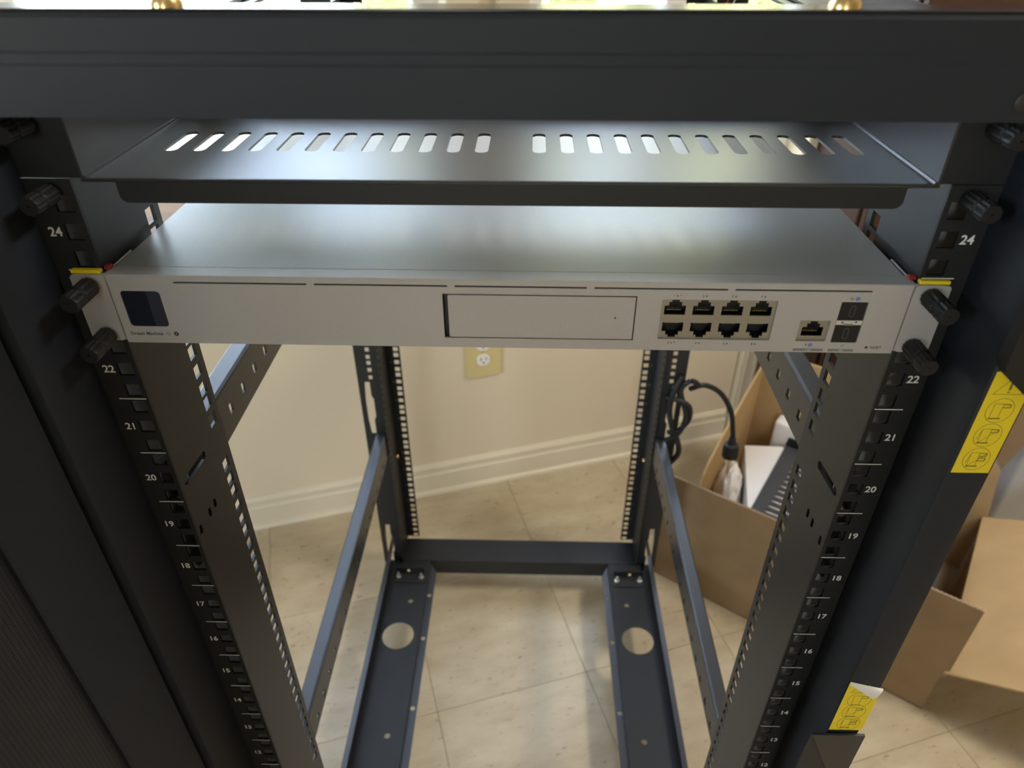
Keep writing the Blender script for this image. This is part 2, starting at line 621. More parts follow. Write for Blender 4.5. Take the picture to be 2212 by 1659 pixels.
def window(name, s0, s1, z0, z1, with_screen):
    w = structure(grid_plate(name, [s0 - 1, s0 + 45, (s0 + s1) / 2 - 22, (s0 + s1) / 2 + 22, s1 - 45, s1 + 1] if not with_screen else
                             [s0 - 1, s0 + 45, -545, -500, s1 - 45, s1 + 1],
                             [z0 - 1, z0 + 45, z1 - 45, z1 + 1], lambda i, j: not (i in (1, 3) and j == 1), WALL_T + 60, WALL_T + 105, lambda u, v, w_: WP(u, w_, v), M['white_plastic']))
    box('window_pane', s0 + 40, s1 - 40, WALL_T + 82, WALL_T + 85, z0 + 40, z1 - 40, M['glass'], w, 0, WP)
    bm = bmesh.new()
    add_box(bm, s0 - 70, s1 + 70, WALL_T - 55, WALL_T + 62, z0 - 22, z0, 4, WP)
    from_bm('window_sill', bm, M['trim'], w)
    for a, b in ((s0 - 62, s0), (s1, s1 + 62)):
        box('casing', a, b, WALL_T - 16, WALL_T, z0, z1 + 62, M['trim'], w, 3, WP)
    box('casing', s0 - 62, s1 + 62, WALL_T - 18, WALL_T, z1, z1 + 66, M['trim'], w, 3, WP)
    if with_screen:
        me = bpy.data.meshes.new('insect_screen')
        me.from_pydata([(s0 / 1000, 0, 0), (s1 / 1000, 0, 0), (s1 / 1000, 0, (z1 - z0) / 1000), (s0 / 1000, 0, (z1 - z0) / 1000)], [], [(0, 1, 2, 3)])
        o = link('insect_screen', me, None, M['screen_mesh'])
        o.location = WP(0, WALL_T + 112, z0)
        o.rotation_euler = (0, 0, TH)
        o.parent = w
        o.matrix_parent_inverse = w.matrix_world.inverted()
    return w
window('window_1', WL[0], WL[1], WZ[0], WZ[1], True)
window('window_2', WR[0], WR[1], WZ[0], WZ[1], False)
wside = structure(grid_plate('fill_window_side', [-1251, -1200, -722, -678, -200, -149], [599, 645, 1855, 1901], lambda i, j: not (i in (1, 3) and j == 1), S0 - 80, S0 - 40, lambda u, v, w: WP(w, u, v), M['white_plastic']))  # unseen window added for cool fill light from the left
box('window_pane', S0 - 62, S0 - 59, -1205, -195, 640, 1860, M['glass'], wside, 0, WP)

wfront = structure(grid_plate('fill_window_front', [-1751, -1715, -1460, -1440, -1185, -1149], [599, 645, 2055, 2101], lambda i, j: not (i in (1, 3) and j == 1), T0 - 80, T0 - 40, lambda u, v, w: WP(u, w, v), M['white_plastic']))  # unseen window added behind the camera, cool fill for front faces
box('window_pane', -1720, -1180, T0 - 62, T0 - 59, 640, 2060, M['glass'], wfront, 0, WP)

# painted casing strips where the wall ends at the dark cabinet
trim = structure(box('trim_1', 936, 992, WALL_T - 18, WALL_T, -100, 495, M['trim'], None, 3, WP))
box('bead', 944, 952, WALL_T - 24, WALL_T - 18, -100, 495, M['trim'], trim, 2, WP)
box('bead', 974, 982, WALL_T - 24, WALL_T - 18, -100, 495, M['trim'], trim, 2, WP)

# outdoors
og = structure(box('trim_2', -9000, 9000, 1180, 3700, -260, -160, M['mulch'], None, 0, WP))
og.name = 'ground_planting_bed'
og2 = structure(box('ground_paving', -12000, 12000, 3700, 15000, -260, -150, M['concrete'], None, 0, WP))

def hedge(s, t, r, hgt, seed, label):
    bm = bmesh.new()
    bmesh.ops.create_icosphere(bm, subdivisions=4, radius=1)
    for v in bm.verts:
        n = noise.fractal(v.co * 3 + Vector((seed, 0, 0)), 1, 2, 4)
        v.co *= 1 + .28 * n
        v.co.x *= r / 1000
        v.co.y *= r / 1000
        v.co.z *= hgt / 2000
    bmesh.ops.translate(bm, verts=bm.verts, vec=WP(s, t, -150 + hgt / 2 - 30))
    e = thing('garden_bush', label, 'bush', W(s, t, -150))
    from_bm('foliage', bm, M['leaf'], e)
    tube('stem', [W(s, t, -150), W(s, t, 600)], 60, M['darkwood'], e)
hedge(1500, 6200, 1150, 3900, 3, 'big rounded bush outside the right-hand window')
hedge(4100, 6600, 1250, 4300, 6, 'second big bush outside, right of the rounded one')
hedge(7600, 9000, 1500, 4200, 9, 'tallest bush outside, farthest right behind the cabinet')
hedge(-6800, 9800, 1300, 2100, 5, 'low wide bush outside the left-hand window')

# ceiling lamps, the far one added as fill
def ceiling_light(s, t, label):
    e = thing('ceiling_light', label, 'light', W(s, t, ZC))
    bm = bmesh.new()
    add_box(bm, s - 180, s + 180, t - 570, t + 570, ZC - 60, ZC, 6, WP)
    from_bm('housing', bm, M['fixture'], e)
ceiling_light(1230, -160, 'long white ceiling light above the right side of the rack')
ceiling_light(-700, -1900, 'long white ceiling light added out of view behind the camera as fill')

# ------------------------------------------------------------------ the rack
rack = thing('server_rack', 'black open-frame server rack with numbered rails, filling the picture', 'rack', (0, 380, -100))
U = 44.45
def hole_centres(n0, n1):
    out = []
    for u in range(n0, n1 + 1):
        b = (u - 1) * U
        out += [b + 6.35, b + 22.225, b + 38.1]
    return out
HC = hole_centres(1, 24)
def hole_cuts(zlo, zhi, hh):
    v = [zlo]
    for c in HC:
        v += [c - hh, c + hh]
    return v + [zhi]

for sg in (-1, 1):
    X = lambda x: sg * x
    # --- front rail: numbered flange and deep side web with a second row of square holes
    rail = grid_plate('front_rail', [225, 227.9, 237.4, 252], hole_cuts(-30, 1074, 4.75), lambda i, j: not (i == 1 and j % 2 == 1), 0, 2.0,
                      lambda u, v, w: P(X(u), w, v), M['black'], rack)
    holes = [rect(60.5, 71.5, c - 4.9, c + 4.9) for c in HC if not (835 < c < 865 or 345 < c < 372)]
    holes += [slot((39, 853.5), (9.5, 856), 3.4), slot((34, 808.5), (34, 812.5), 2.2), slot((24, 808.5), (24, 812.5), 2.2), slot((6.5, 808.5), (6.5, 812.5), 2.2)]
    plate('rail_web', rect(2, 78, -30, 1074), holes, 225, 227.3, lambda u, v, w: P(X(w), u, v), M['web'], rail)
    box('rail_lining', min(X(227.4), X(262)), max(X(227.4), X(262)), 16, 17.5, -30, 1074, M['lining'], rail)
    for u in range(1, 25):
        zc = (u - 1) * U + 22.2
        o = put_text('unit_number', str(u), 5.3, (X(239.2), -.08, zc), M['white_ink'], rail, .13, 'LEFT' if sg > 0 else 'RIGHT')
        if u < 24:
            box('unit_mark', min(X(226.4), X(243.6)), max(X(226.4), X(243.6)), -.12, 0, u * U - .32, u * U + .32, M['white_ink'], rail)
    # corner plate that carries the top tray
    plate('corner_plate', [(219, 1074.5), (252, 1074.5), (252, 1117), (219, 1117)], [], 0, 2, lambda u, v, w: P(X(u), w, v), M['black'], rack)
    # front post
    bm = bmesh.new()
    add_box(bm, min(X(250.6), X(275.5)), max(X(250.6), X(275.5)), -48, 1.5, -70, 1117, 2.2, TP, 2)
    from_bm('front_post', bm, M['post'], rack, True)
    # --- rear rail and rear post
    YR = 759.0
    rr = grid_plate('rear_rail', [225, 227.9, 237.4, 252], hole_cuts(2, 1074, 4.75), lambda i, j: not (i == 1 and j % 2 == 1), YR, YR + 2,
                    lambda u, v, w: P(X(u), w, v), M['black'], rack)
    plate('rail_web', rect(684, YR, 2, 1074), [rect(688.5, 696.5, c - 4.2, c + 4.2) for c in HC], 250, 252, lambda u, v, w: P(X(w), u, v), M['black'], rr)
    for u in range(1, 25):
        put_text('unit_number', str(u), 4.0, (X(240.0), YR - .08, (u - 1) * U + 22.2), M['gray_ink'], rr, .05, 'LEFT' if sg > 0 else 'RIGHT')
    ph = []
    for z0 in (470, 300, 110):       # long stepped cut-outs with keyhole waists
        if z0 == 300:
            continue
        ph.append([(279, z0), (270, z0), (270, z0 - 30), (266.5, z0 - 37), (266.5, z0 - 78), (270, z0 - 85), (270, z0 - 118), (279, z0 - 118), (281.5, z0 - 85), (281.5, z0 - 37)])
    for z in (480, 496, 510.6, 523.2, 538.4, 552, 566, 580, 340, 323, 306):
        ph.append(rect(263.5, 271, z - 4.2, z + 4.2))
    plate('rear_post', rect(251, 291, -5, 1100), ph, 688, 690, lambda u, v, w: P(X(u), w, v), M['black'], rack)
    box('rear_post_return', min(X(289), X(291)), max(X(289), X(291)), 690, 701, -5, 1100, M['black'], rack)
    # --- horizontal depth bars with a row of square holes
    for zc, hb, zh, y0 in ((815.5, 24, 813.5, 152), (326, 25.5, 313.5, 152)):
        hs = [rect(y - 4, y + 4, zh - 5, zh + 5, 0) for y in [y0 + 32.4 * k for k in range(-2, 16)]]
        d = plate('depth_bar', rect(82, 687, zc - hb, zc + hb - 3), hs, 253, 255.4, lambda u, v, w: P(X(w), u, v), M['bar'], rack)
        prof = [(255, zc + hb - 5), (253, zc + hb - 4), (253.6, zc + hb - 1.2), (256, zc + hb), (270, zc + hb), (272, zc + hb - 1.4), (272, zc + hb - 6), (270.4, zc + hb - 6), (270, zc + hb - 2.4), (256, zc + hb - 2.4)]
        bm = bmesh.new()
        a = [bm.verts.new(P(X(x), 82, z)) for x, z in prof]
        b = [bm.verts.new(P(X(x), 687, z)) for x, z in prof]
        n = len(prof)
        for i in range(n):
            bm.faces.new((a[i], a[(i + 1) % n], b[(i + 1) % n], b[i]))
        bm.faces.new(a)
        bm.faces.new(list(reversed(b)))
        from_bm('bar_flange', bm, M['bar'], d)
    # --- bottom side channel
    hol = [circ(233, 500.5, 30.5, 32), circ(220, 582.5, 5, 14), circ(220, 300, 5, 14)]
    ch = plate('bottom_channel', rect(191, 281, 0, 690), hol, -1.8, 0, lambda u, v, w: P(X(u), v, w), M['black'], rack)
    box('channel_step', min(X(191), X(192.6)), max(X(191), X(192.6)), 30, 688, -7, -1.8, M['black'], ch)
    lip = [(192.6, 30), (192.6, 688), (190, 688), (176.5, 662), (176.5, 30)]
    plate('inner_lip', lip, [circ(184.5, y, 4.4, 14) for y in (603, 500, 355, 210)], -8.4, -7, lambda u, v, w: P(X(u), v, w), M['bar'], ch)
    # foot bracket of the rear post
    fb = plate('foot_bracket', rect(194, 262, 628, 657, 8, 4), [], .05, 2, lambda u, v, w: P(X(u), v, w), M['black'], rack)
    box('bracket_upright', min(X(200), X(262)), max(X(200), X(262)), 655, 657, 2, 17, M['black'], fb)
    # black plate added behind the slanted slot to keep it dark
    plate('slot_backing', rect(4, 58, 770, 870, 6, 3), [], 236, 238, lambda u, v, w: P(X(w), u, v), M['black'], rack)
    box('outer_flange', min(X(279.4), X(281)), max(X(279.4), X(281)), 0, 760, 0, 26, M['black'], ch)
    box('flange_lip', min(X(272), X(281)), max(X(272), X(281)), 0, 690, 26, 27.6, M['bar'], ch)
    # --- top side frame
    plate('top_side_frame', [(205, -28), (300, -28), (300, 765), (205, 765)], [slot((222, 318), (222, 326), 4.5), slot((222, 90), (222, 98), 4.5)], 1122, 1124,
          lambda u, v, w: P(X(u), v, w), M['bar'], rack)
    box('top_frame_step', min(X(214), X(300)), max(X(214), X(300)), -28, 765, 1124, 1127, M['bar'], rack, .8)
    box('top_frame_skirt', min(X(298), X(300)), max(X(298), X(300)), -28, 765, 1090, 1122, M['black'], rack)
    # casters
    for y in (60, 700):
        c = box('caster_fork', X(233) - 16, X(233) + 16, y - 22, y + 22, -58, -36, M['zinc'], rack, 2)
        me = lathe_mesh('caster_wheel', [(.0, -.011), (.020, -.011), (.0235, -.008), (.0235, .008), (.020, .011), (.0, .011)], 24)
        me.transform(Matrix.Rotation(R(90), 4, 'Z'))
        me.transform(Matrix.Translation(P(X(233), y, -76.5)))
        link('caster_wheel', me, c, M['rubber'])
    # bottom bolts with nuts
    for (bx, by) in ((252.6, 642), (205.6, 640.5)):
        me = lathe_mesh('bolt', [(.0055, 0), (.0055, .004), (.0025, .0042), (.0025, .013), (.0018, .014)], 6)
        me.transform(Matrix.Rotation(R(90), 4, 'X'))
        me.transform(Matrix.Translation(P(X(bx), by, 2)))
        link('bolt', me, rack, M['zinc'])
    me = lathe_mesh('bolt', [(.004, 0), (.004, -.0015), (.0028, -.003), (.0008, -.0036)], 12)
    me.transform(Matrix.Translation(P(X(233.5), 655, 7)))
    link('bolt', me, rack, M['brass'])
    for (bx, bz) in ((268.5, 282), (268.5, 253.5)):
        me = lathe_mesh('bolt', [(.0048, 0), (.0046, -.0016), (.0034, -.003), (.001, -.0036)], 14)
        me.transform(Matrix.Translation(P(X(bx), 688, bz + (50 if sg < 0 else 0))))
        link('bolt', me, rack, M['brass'])
    me = lathe_mesh('bolt', [(.0045, 0), (.0045, .0015), (.0034, .003), (.001, .0036)], 14)
    me.transform(Matrix.Rotation(R(sg * 90), 4, 'Z'))
    me.transform(Matrix.Translation(P(X(250), 745, 247)))
    link('bolt', me, rack, M['brass'])
    # brass screw showing through the twentieth unit
    me = lathe_mesh('bolt', [(.0055, 0.012), (.0055, .006), (.0048, .0035), (.003, .0015), (.0008, .001)], 16)
    me.transform(Matrix.Translation(P(X(233.3), 3.5, 838.5)))
    link('bolt', me, rack, M['brass'])

# bottom cross members
for y0, y1, nm in ((689, 752, 'rear_crossbar'), (0, 62, 'front_crossbar')):
    bm = bmesh.new()
    add_box(bm, -251, 251, y0, y1, -1, 1.2, .5, TP)
    add_box(bm, -250, 250, y0, y0 + 1.8, -38, 0, 0, TP)
    add_box(bm, -250, 250, y1 - 1.8, y1, -38, 0, 0, TP)
    from_bm(nm, bm, M['black'], rack)
box('rear_top_crossbar', -250, 250, 700, 764, 1076, 1117, M['black'], rack, 1)

# top tray with a row of vents, its walls and the folded lip under it
vents = []
for k in range(12):
    for sg in (-1, 1):
        x = sg * (16.5 + 16.25 * k) + 1.5
        vents.append(rect(x - 3.9, x + 3.9, 48.5, 87, 3.8, 4))
tray = plate('vent_tray', rect(-219, 219, 0, 150), vents, 1072.6, 1074, lambda u, v, w: P(u, v, w), M['sheet'], rack)
for sg in (-1, 1):
    box('tray_wall', min(sg * 217.6, sg * 219), max(sg * 217.6, sg * 219), 0.3, 150, 1074, 1117, M['sheet'], tray)
    bm = bmesh.new()
    add_tube(bm, [(sg * 217.6, .6, 1074), (sg * 217.6, 150, 1074)], 1.5, 8)
    from_bm('tray_fold', bm, M['bar'], tray, True)
box('tray_back', -219, 219, 148.6, 150, 1074, 1092, M['sheet'], tray)
plate('tray_lip', [(-202, 1073), (204, 1073), (204, 1068)] + [(200 + 4 * math.cos(R(a)), 1066 + 4 * math.sin(R(a)) - 1) for a in (-10, -40, -70, -90)] +
      [(-198 + 4 * math.cos(R(a)), 1066 + 4 * math.sin(R(a)) - 1) for a in (-90, -110, -140, -170)], [], 1, 3, lambda u, v, w: P(u, w, v), M['black'], tray)
bm = bmesh.new()
add_tube(bm, [(-218, 0.9, 1073.2), (218, .9, 1073.2)], 1.1, 8)
from_bm('tray_nose', bm, M['sheet'], tray, True)

# top beam with two pressed grooves
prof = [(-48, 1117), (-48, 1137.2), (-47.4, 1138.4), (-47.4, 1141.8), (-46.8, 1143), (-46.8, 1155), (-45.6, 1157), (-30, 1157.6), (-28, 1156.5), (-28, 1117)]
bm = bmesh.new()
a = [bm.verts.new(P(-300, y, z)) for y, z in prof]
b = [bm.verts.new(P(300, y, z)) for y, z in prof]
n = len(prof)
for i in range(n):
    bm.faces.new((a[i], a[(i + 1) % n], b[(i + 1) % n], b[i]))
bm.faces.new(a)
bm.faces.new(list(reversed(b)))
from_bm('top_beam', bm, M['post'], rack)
box('beam_cap', -299, 299, -45.8, -28.6, 1157.2, 1158.2, M['cap'], rack, .3)
for x in (-134, 136):
    me = lathe_mesh('bolt', [(.0062, 0), (.0062, .002), (.005, .0042), (.002, .0052)], 18)
    me.transform(Matrix.Rotation(R(90), 4, 'X'))
    me.transform(Matrix.Translation(P(x, -38, 1157.4)))
    link('bolt', me, rack, M['brass'])
me = lathe_mesh('beam_button', [(.0042, 0), (.0042, -.0006), (.0036, -.001)], 20)
me.transform(Matrix.Translation(P(213.5, -48, 1125)))
link('beam_button', me, rack, M['dark'])

# thumb screws: knurled barrel, collar, cross recess
def thumb_screw(x, y, z, parent, length=24, r=5.4):
    prof = [(r * .62, 0), (r * .62, -2), (r, -2.2), (r, -length * .55), (r * .86, -length * .58), (r * .86, -length * .64), (r, -length * .67), (r, -length + 1), (r * .85, -length)]
    n = 28
    bm = bmesh.new()
    rings = []
    for rad, yy in prof:
        ring = []
        for k in range(n):
            q = rad * (1 if (k % 2 or rad < r) else .90)
            ring.append(bm.verts.new(P(x + q * math.cos(2 * math.pi * k / n), y + yy, z + q * math.sin(2 * math.pi * k / n))))
        rings.append(ring)
    for A, B in zip(rings, rings[1:]):
        for k in range(n):
            bm.faces.new((A[k], A[(k + 1) % n], B[(k + 1) % n], B[k]))
    bm.faces.new(rings[0])
    bm.faces.new(list(reversed(rings[-1])))
    o = from_bm('thumb_screw', bm, M['rubber'], parent)
    bm = bmesh.new()
    add_box(bm, x - 2.6, x + 2.6, y - length - .12, y - length + .2, z - .5, z + .5, 0, TP)
    add_box(bm, x - .5, x + .5, y - length - .12, y - length + .2, z - 2.6, z + 2.6, 0, TP)
    from_bm('cross_recess', bm, M['dark'], o)
    return o
for sg in (-1, 1):
    thumb_screw(sg * 236, 0, 1067, rack, 22)
    thumb_screw(sg * 236, 0, 1102, rack, 22)

# bracket on the lower right of the front post
br = plate('post_bracket', [(279, 596), (279, 655.5), (238.5, 655.5), (265, 596)], [], -51, -49, lambda u, v, w: P(u, w, v), M['web'], rack)
plate('bracket_side', [(238.2, 520), (266, 520), (266, 594), (239.5, 653)], [], -48.8, -47.5, lambda u, v, w: P(u, w, v), M['black'], rack)
plate('post_bracket', [(279, 520), (279, 596), (265, 596), (266, 520)], [], -51, -49, lambda u, v, w: P(u, w, v), M['web'], rack)

# rounded latch body on the right post above the label
bm = bmesh.new()
add_plate(bm, rect(249, 300, 998.5, 1060, 5, 6), [], -57, -48.2, lambda u, v, w: P(u, w, v + (u - 249) * (-.83 if v < 1010 else 0)))
from_bm('door_latch', bm, M['rubber'], rack)

# the two warning labels on the right front post
def warning_label(x0, x1, z0, z1, curled):
    yf = -48.25
    out = [(x0, z0), (x1, z0), (x1, z1 if not curled else z1 - 12), (x1 - (0 if not curled else 7), z1 - (0 if not curled else 6)), (x0, z1)]
    if not curled:
        out = rect(x0, x1, z0, z1)
    lab = plate('warning_label', out, [], yf, yf + .15, lambda u, v, w: P(u, w, v), M['yellow'], rack)
    w = x1 - x0
    hgt = z1 - z0
    def line(bm, pts, th=.14):
        for (a, b) in zip(pts, pts[1:]):
            d = Vector((b[0] - a[0], b[1] - a[1]))
            nrm = Vector((-d.y, d.x)).normalized() * th
            q = [(a[0] + nrm.x, a[1] + nrm.y), (b[0] + nrm.x, b[1] + nrm.y), (b[0] - nrm.x, b[1] - nrm.y), (a[0] - nrm.x, a[1] - nrm.y)]
            f = [bm.verts.new(P(u, yf - .06, v)) for u, v in q]
            bm.faces.new(f)
    bm = bmesh.new()
    cx_ = (x0 + x1) / 2
    tz = z1 - hgt * .205
    tr = w * .36
    line(bm, [(cx_ - tr, tz), (cx_ + tr, tz), (cx_, tz + tr * 1.5), (cx_ - tr, tz)])
    if not curled:
        line(bm, [(cx_, tz + tr * .95), (cx_, tz + tr * .35)], .6)
    line(bm, [(cx_, tz + tr * .22), (cx_, tz + tr * .12)], .7)
    rc = w * .34
    for k in range(3):
        cz = z1 - hgt * (.36 + .245 * k)
        line(bm, [(cx_ + rc * math.cos(2 * math.pi * i / 28), cz + rc * 1.12 * math.sin(2 * math.pi * i / 28)) for i in range(29)])
        s = rc
        line(bm, [(cx_ - .55 * s, cz - .72 * s), (cx_ - .55 * s, cz + .62 * s), (cx_ + .1 * s, cz + .62 * s), (cx_ + .1 * s, cz - .72 * s)])
        line(bm, [(cx_ - .62 * s, cz - .74 * s), (cx_ + .3 * s, cz - .74 * s)], .4)
        line(bm, [(cx_ + .1 * s, cz + .56 * s), (cx_ + .66 * s, cz + .56 * s), (cx_ + .66 * s, cz + .28 * s), (cx_ + .1 * s, cz + .28 * s)], .3)
        if k:
            line(bm, [(cx_ - .55 * s, cz - .72 * s), (cx_ + .1 * s, cz - .1 * s), (cx_ + .66 * s, cz + .56 * s)])
            line(bm, [(cx_ - .72 * s, cz - .4 * s), (cx_ - .55 * s, cz + .62 * s)])
        if k == 2:
            line(bm, [(cx_ + .1 * s, cz + .1 * s), (cx_ + .66 * s, cz + .1 * s), (cx_ + .66 * s, cz - .2 * s), (cx_ + .1 * s, cz - .2 * s)], .3)
    from_bm('label_drawing', bm, M['label_ink'], lab)
    return lab
warning_label(252.6, 273.5, 925.5, 994, False)
lab2 = warning_label(250.9, 275.9, 659, 722.5, True)
# peeled white corner of the lower label
bm = bmesh.new()
n = 6
grid = []
for i in range(n + 1):
    row = []
    for j in range(2):
        a = R(150) * i / n
        d = 4.0
        base = Vector((251.0 + (276.4 - 251.0) * j, 722.6 - 14.5 * j))
        nv = Vector((-.4, -.92)).normalized()
        off = d * (1 - math.cos(a)) * (.3 + 1.4 * j)
        row.append(bm.verts.new(P(base.x + nv.x * off + (6 * i / n - 3) * 0, -48.4 - d * .55 * math.sin(a) * (.4 + .6 * j), base.y + 7 * j + nv.y * off)))
    grid.append(row)
for i in range(n):
    bm.faces.new((grid[i][0], grid[i][1], grid[i + 1][1], grid[i + 1][0]))
from_bm('peeled_corner', bm, M['paper'], lab2, True)

# the open mesh door on the left
DX = -256.0
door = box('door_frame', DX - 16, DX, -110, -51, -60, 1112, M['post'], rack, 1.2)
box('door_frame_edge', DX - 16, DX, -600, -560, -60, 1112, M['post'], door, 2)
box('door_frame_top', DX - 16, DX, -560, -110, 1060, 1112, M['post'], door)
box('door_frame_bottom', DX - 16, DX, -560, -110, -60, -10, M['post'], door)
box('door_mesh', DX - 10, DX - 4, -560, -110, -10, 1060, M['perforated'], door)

# wires clipped to the rear right post
for k, (x, y) in enumerate(((262, 700), (270, 698))):
    tube('sensor_wire', smooth_path([(x, y - 10, 1118), (x + 4, y - 18, 1090), (x - 3, y - 16, 1060), (x + 2, y - 12, 1030)]), .9, M['wire_red'] if k == 0 else M['white_plastic'], rack, 6)

# ------------------------------------------------------------------ the rack-mounted gateway
dev = thing('network_gateway', 'slim silver one-unit network gateway mounted across the rack, ports at right', 'network device', (0, 0, 977.8))
YF = -5.4
ZT = 1021.5
TILT = math.tan(R(.16))
def D(x, y, d):                     # device millimetres: d is measured down from the top edge
    return P(x, y, ZT - d - x * TILT)
hs = [rect(-216, -193.5, 9.8, 32.6, 2.2), rect(-34.9, 72.9, 8.9, 37.2, 0)]
segs = [(-184, -109.6), (-105.6, -31.8), (-27.9, 44.8), (48.8, 121.8), (125.6, 199.8)]
hs += [rect(a, b, 3.7, 4.75, .4, 2) for a, b in segs]
hs += [rect(86.7, 150.3, 10.6, 36.0, .8, 2), rect(165.0, 181.8, 22.6, 36.1, .5, 2), rect(184.9, 199.5, 10.8, 36.7, .6, 2), circ(206.1, 39.7, .95, 12)]
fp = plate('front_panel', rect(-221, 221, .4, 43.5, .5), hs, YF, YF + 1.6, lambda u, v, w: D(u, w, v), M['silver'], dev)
bm = bmesh.new()                    # bezel rim: top strip and returns
for (x0, x1, y0, y1, d0, d1) in ((-221.2, 221.2, YF + .2, 5.6, 0, .9), (-221.2, 221.2, YF + .4, 5.6, 42.9, 43.7), (-221.2, -220.2, YF + .4, 5.6, .3, 43.6), (220.2, 221.2, YF + .4, 5.6, .3, 43.6)):
    add_box(bm, x0, x1, y0, y1, d0, d1, .25, D)
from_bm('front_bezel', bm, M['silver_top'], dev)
bm = bmesh.new()
add_box(bm, -220.6, 220.6, 6.2, 285, .35, 1.5, .4, D)
add_box(bm, -220.6, 220.6, 6.2, 285, 42, 43.3, .3, D)
add_box(bm, -220.6, -219.4, 6.2, 285, .6, 43, 0, D)
add_box(bm, 219.4, 220.6, 6.2, 285, .6, 43, 0, D)
add_box(bm, -220, 220, 283.5, 285, .6, 43, 0, D)
add_box(bm, -219, 219, 5, 7, 1.2, 43, 0, D)
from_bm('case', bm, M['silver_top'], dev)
# light slots behind the bars, screen, drive bay
for a, b in segs:
    box('light_slot', a - .3, b + .3, YF + 1.0, YF + 1.5, 3.5, 4.95, M['dark'], dev, 0, D)
sc_ = plate('display', rect(-216.3, -193.2, 9.5, 32.9, 2.2), [], YF + .5, YF + 1.4, lambda u, v, w: D(u, w, v), M['screen'], dev)
plate('display_reflection', [(-201.5, 9.8), (-193.6, 9.8), (-193.6, 32.5), (-201.5, 32.5)], [], YF + .42, YF + .5, lambda u, v, w: D(u, w, v), M['screen_sheen'], sc_)
bay = box('drive_bay', -35.2, 73.2, YF + 4, YF + 5, 8.5, 37.6, M['dark'], dev, 0, D)
dd = plate('drive_door', rect(-32.0, 72.2, 9.7, 36.6, .6), [circ(61.7, 22.8, .55, 10)], YF + .1, YF + 2, lambda u, v, w: D(u, w, v), M['silver'], dev)
# ports
def rj45(cx_, cz, wd, hg, up, parent, name='ethernet_port'):
    u0, u1 = cx_ - wd / 2, cx_ + wd / 2
    d0, d1 = cz - hg / 2, cz + hg / 2
    hw = 5.9
    hole = [(-hw, 3.9), (-hw, -1.9), (-3.6, -1.9), (-3.6, -4.2), (-2.1, -4.2), (-2.1, -5.6), (2.1, -5.6), (2.1, -4.2), (3.6, -4.2), (3.6, -1.9), (hw, -1.9), (hw, 3.9)]
    k = 1 if up else -1
    hole = [(cx_ + a, cz + k * b) for a, b in hole]
    if not up:
        hole.reverse()
    p = plate(name, rect(u0, u1, d0, d1), [hole], YF + 1.2, YF + 2.2, lambda u, v, w: D(u, w, v), M['port_metal'], parent)
    bm = bmesh.new()
    add_box(bm, u0 + .6, u1 - .6, YF + 9.5, YF + 10, d0 + .2, d1 - .2, 0, D)
    for (a, b, c, d) in ((u0 + .5, u0 + .9, d0 + .3, d1 - .3), (u1 - .9, u1 - .5, d0 + .3, d1 - .3), (u0 + .5, u1 - .5, d0 + .3, d0 + .6), (u0 + .5, u1 - .5, d1 - .6, d1 - .3)):
        add_box(bm, a, b, YF + 2.2, YF + 10, c, d, 0, D)
    from_bm('cavity', bm, M['dark'], p)
    bm = bmesh.new()
    for i in range(8):
        x = cx_ - 3.57 + 1.02 * i
        zz = cz + k * 2.2
        add_box(bm, x - .2, x + .2, YF + 4.2, YF + 8, zz - .3, zz + .3, 0, D)
    from_bm('contact_pins', bm, M['gold'], p)
    bm = bmesh.new()
    for sgn in (-1, 1):
        add_box(bm, cx_ + sgn * 4.8 - 1.2, cx_ + sgn * 4.8 + 1.2, YF + 1.6, YF + 2.6, cz - k * 3.5 - 1.3, cz - k * 3.5 + 1.3, 0, D)
    from_bm('port_light', bm, M['gray_ink'], p)
    return p
for c in range(4):
    for r in range(2):
        rj45(86.7 + 15.9 * (c + .5), 10.6 + 12.7 * (r + .5), 15.9, 12.7, r == 0, dev)
rj45(173.4, 29.35, 16.8, 13.5, True, dev)
for k, (d0, d1) in enumerate(((11.1, 22.4), (25.4, 36.5))):
    q = plate('dust_cover', rect(185.3, 199.1, d0, d1, .7), [], YF + .5, YF + 3, lambda u, v, w: D(u, w, v), M['rubber'], dev)
    cz = (d0 + d1) / 2
    plate('cover_loop', slot((192.2, cz - 2.2), (192.2, cz + 2.2), 1.6, 6), [slot((192.2, cz - 2.0), (192.2, cz + 2.0), 1.0, 6)], YF + .3, YF + .5, lambda u, v, w: D(u, w, v), M['grayplate'], q)
lt = box('port_divider', 185.1, 199.3, YF + .2, YF + 3, 22.5, 25.3, M['latch'], dev, 0, D)
for x, up in ((188.6, 1), (196.0, -1)):
    plate('arrow_mark', [(x - .9, 23.6 + .6 * up), (x + .9, 23.6 + .6 * up), (x, 23.6 - .6 * up)], [], YF + .12, YF + .2, lambda u, v, w: D(u, w, v), M['ink'], lt)
box('latch_tongue', 189.6, 194.4, YF - .2, YF + .6, 24.5, 25.4, M['port_metal'], lt, 0, D)
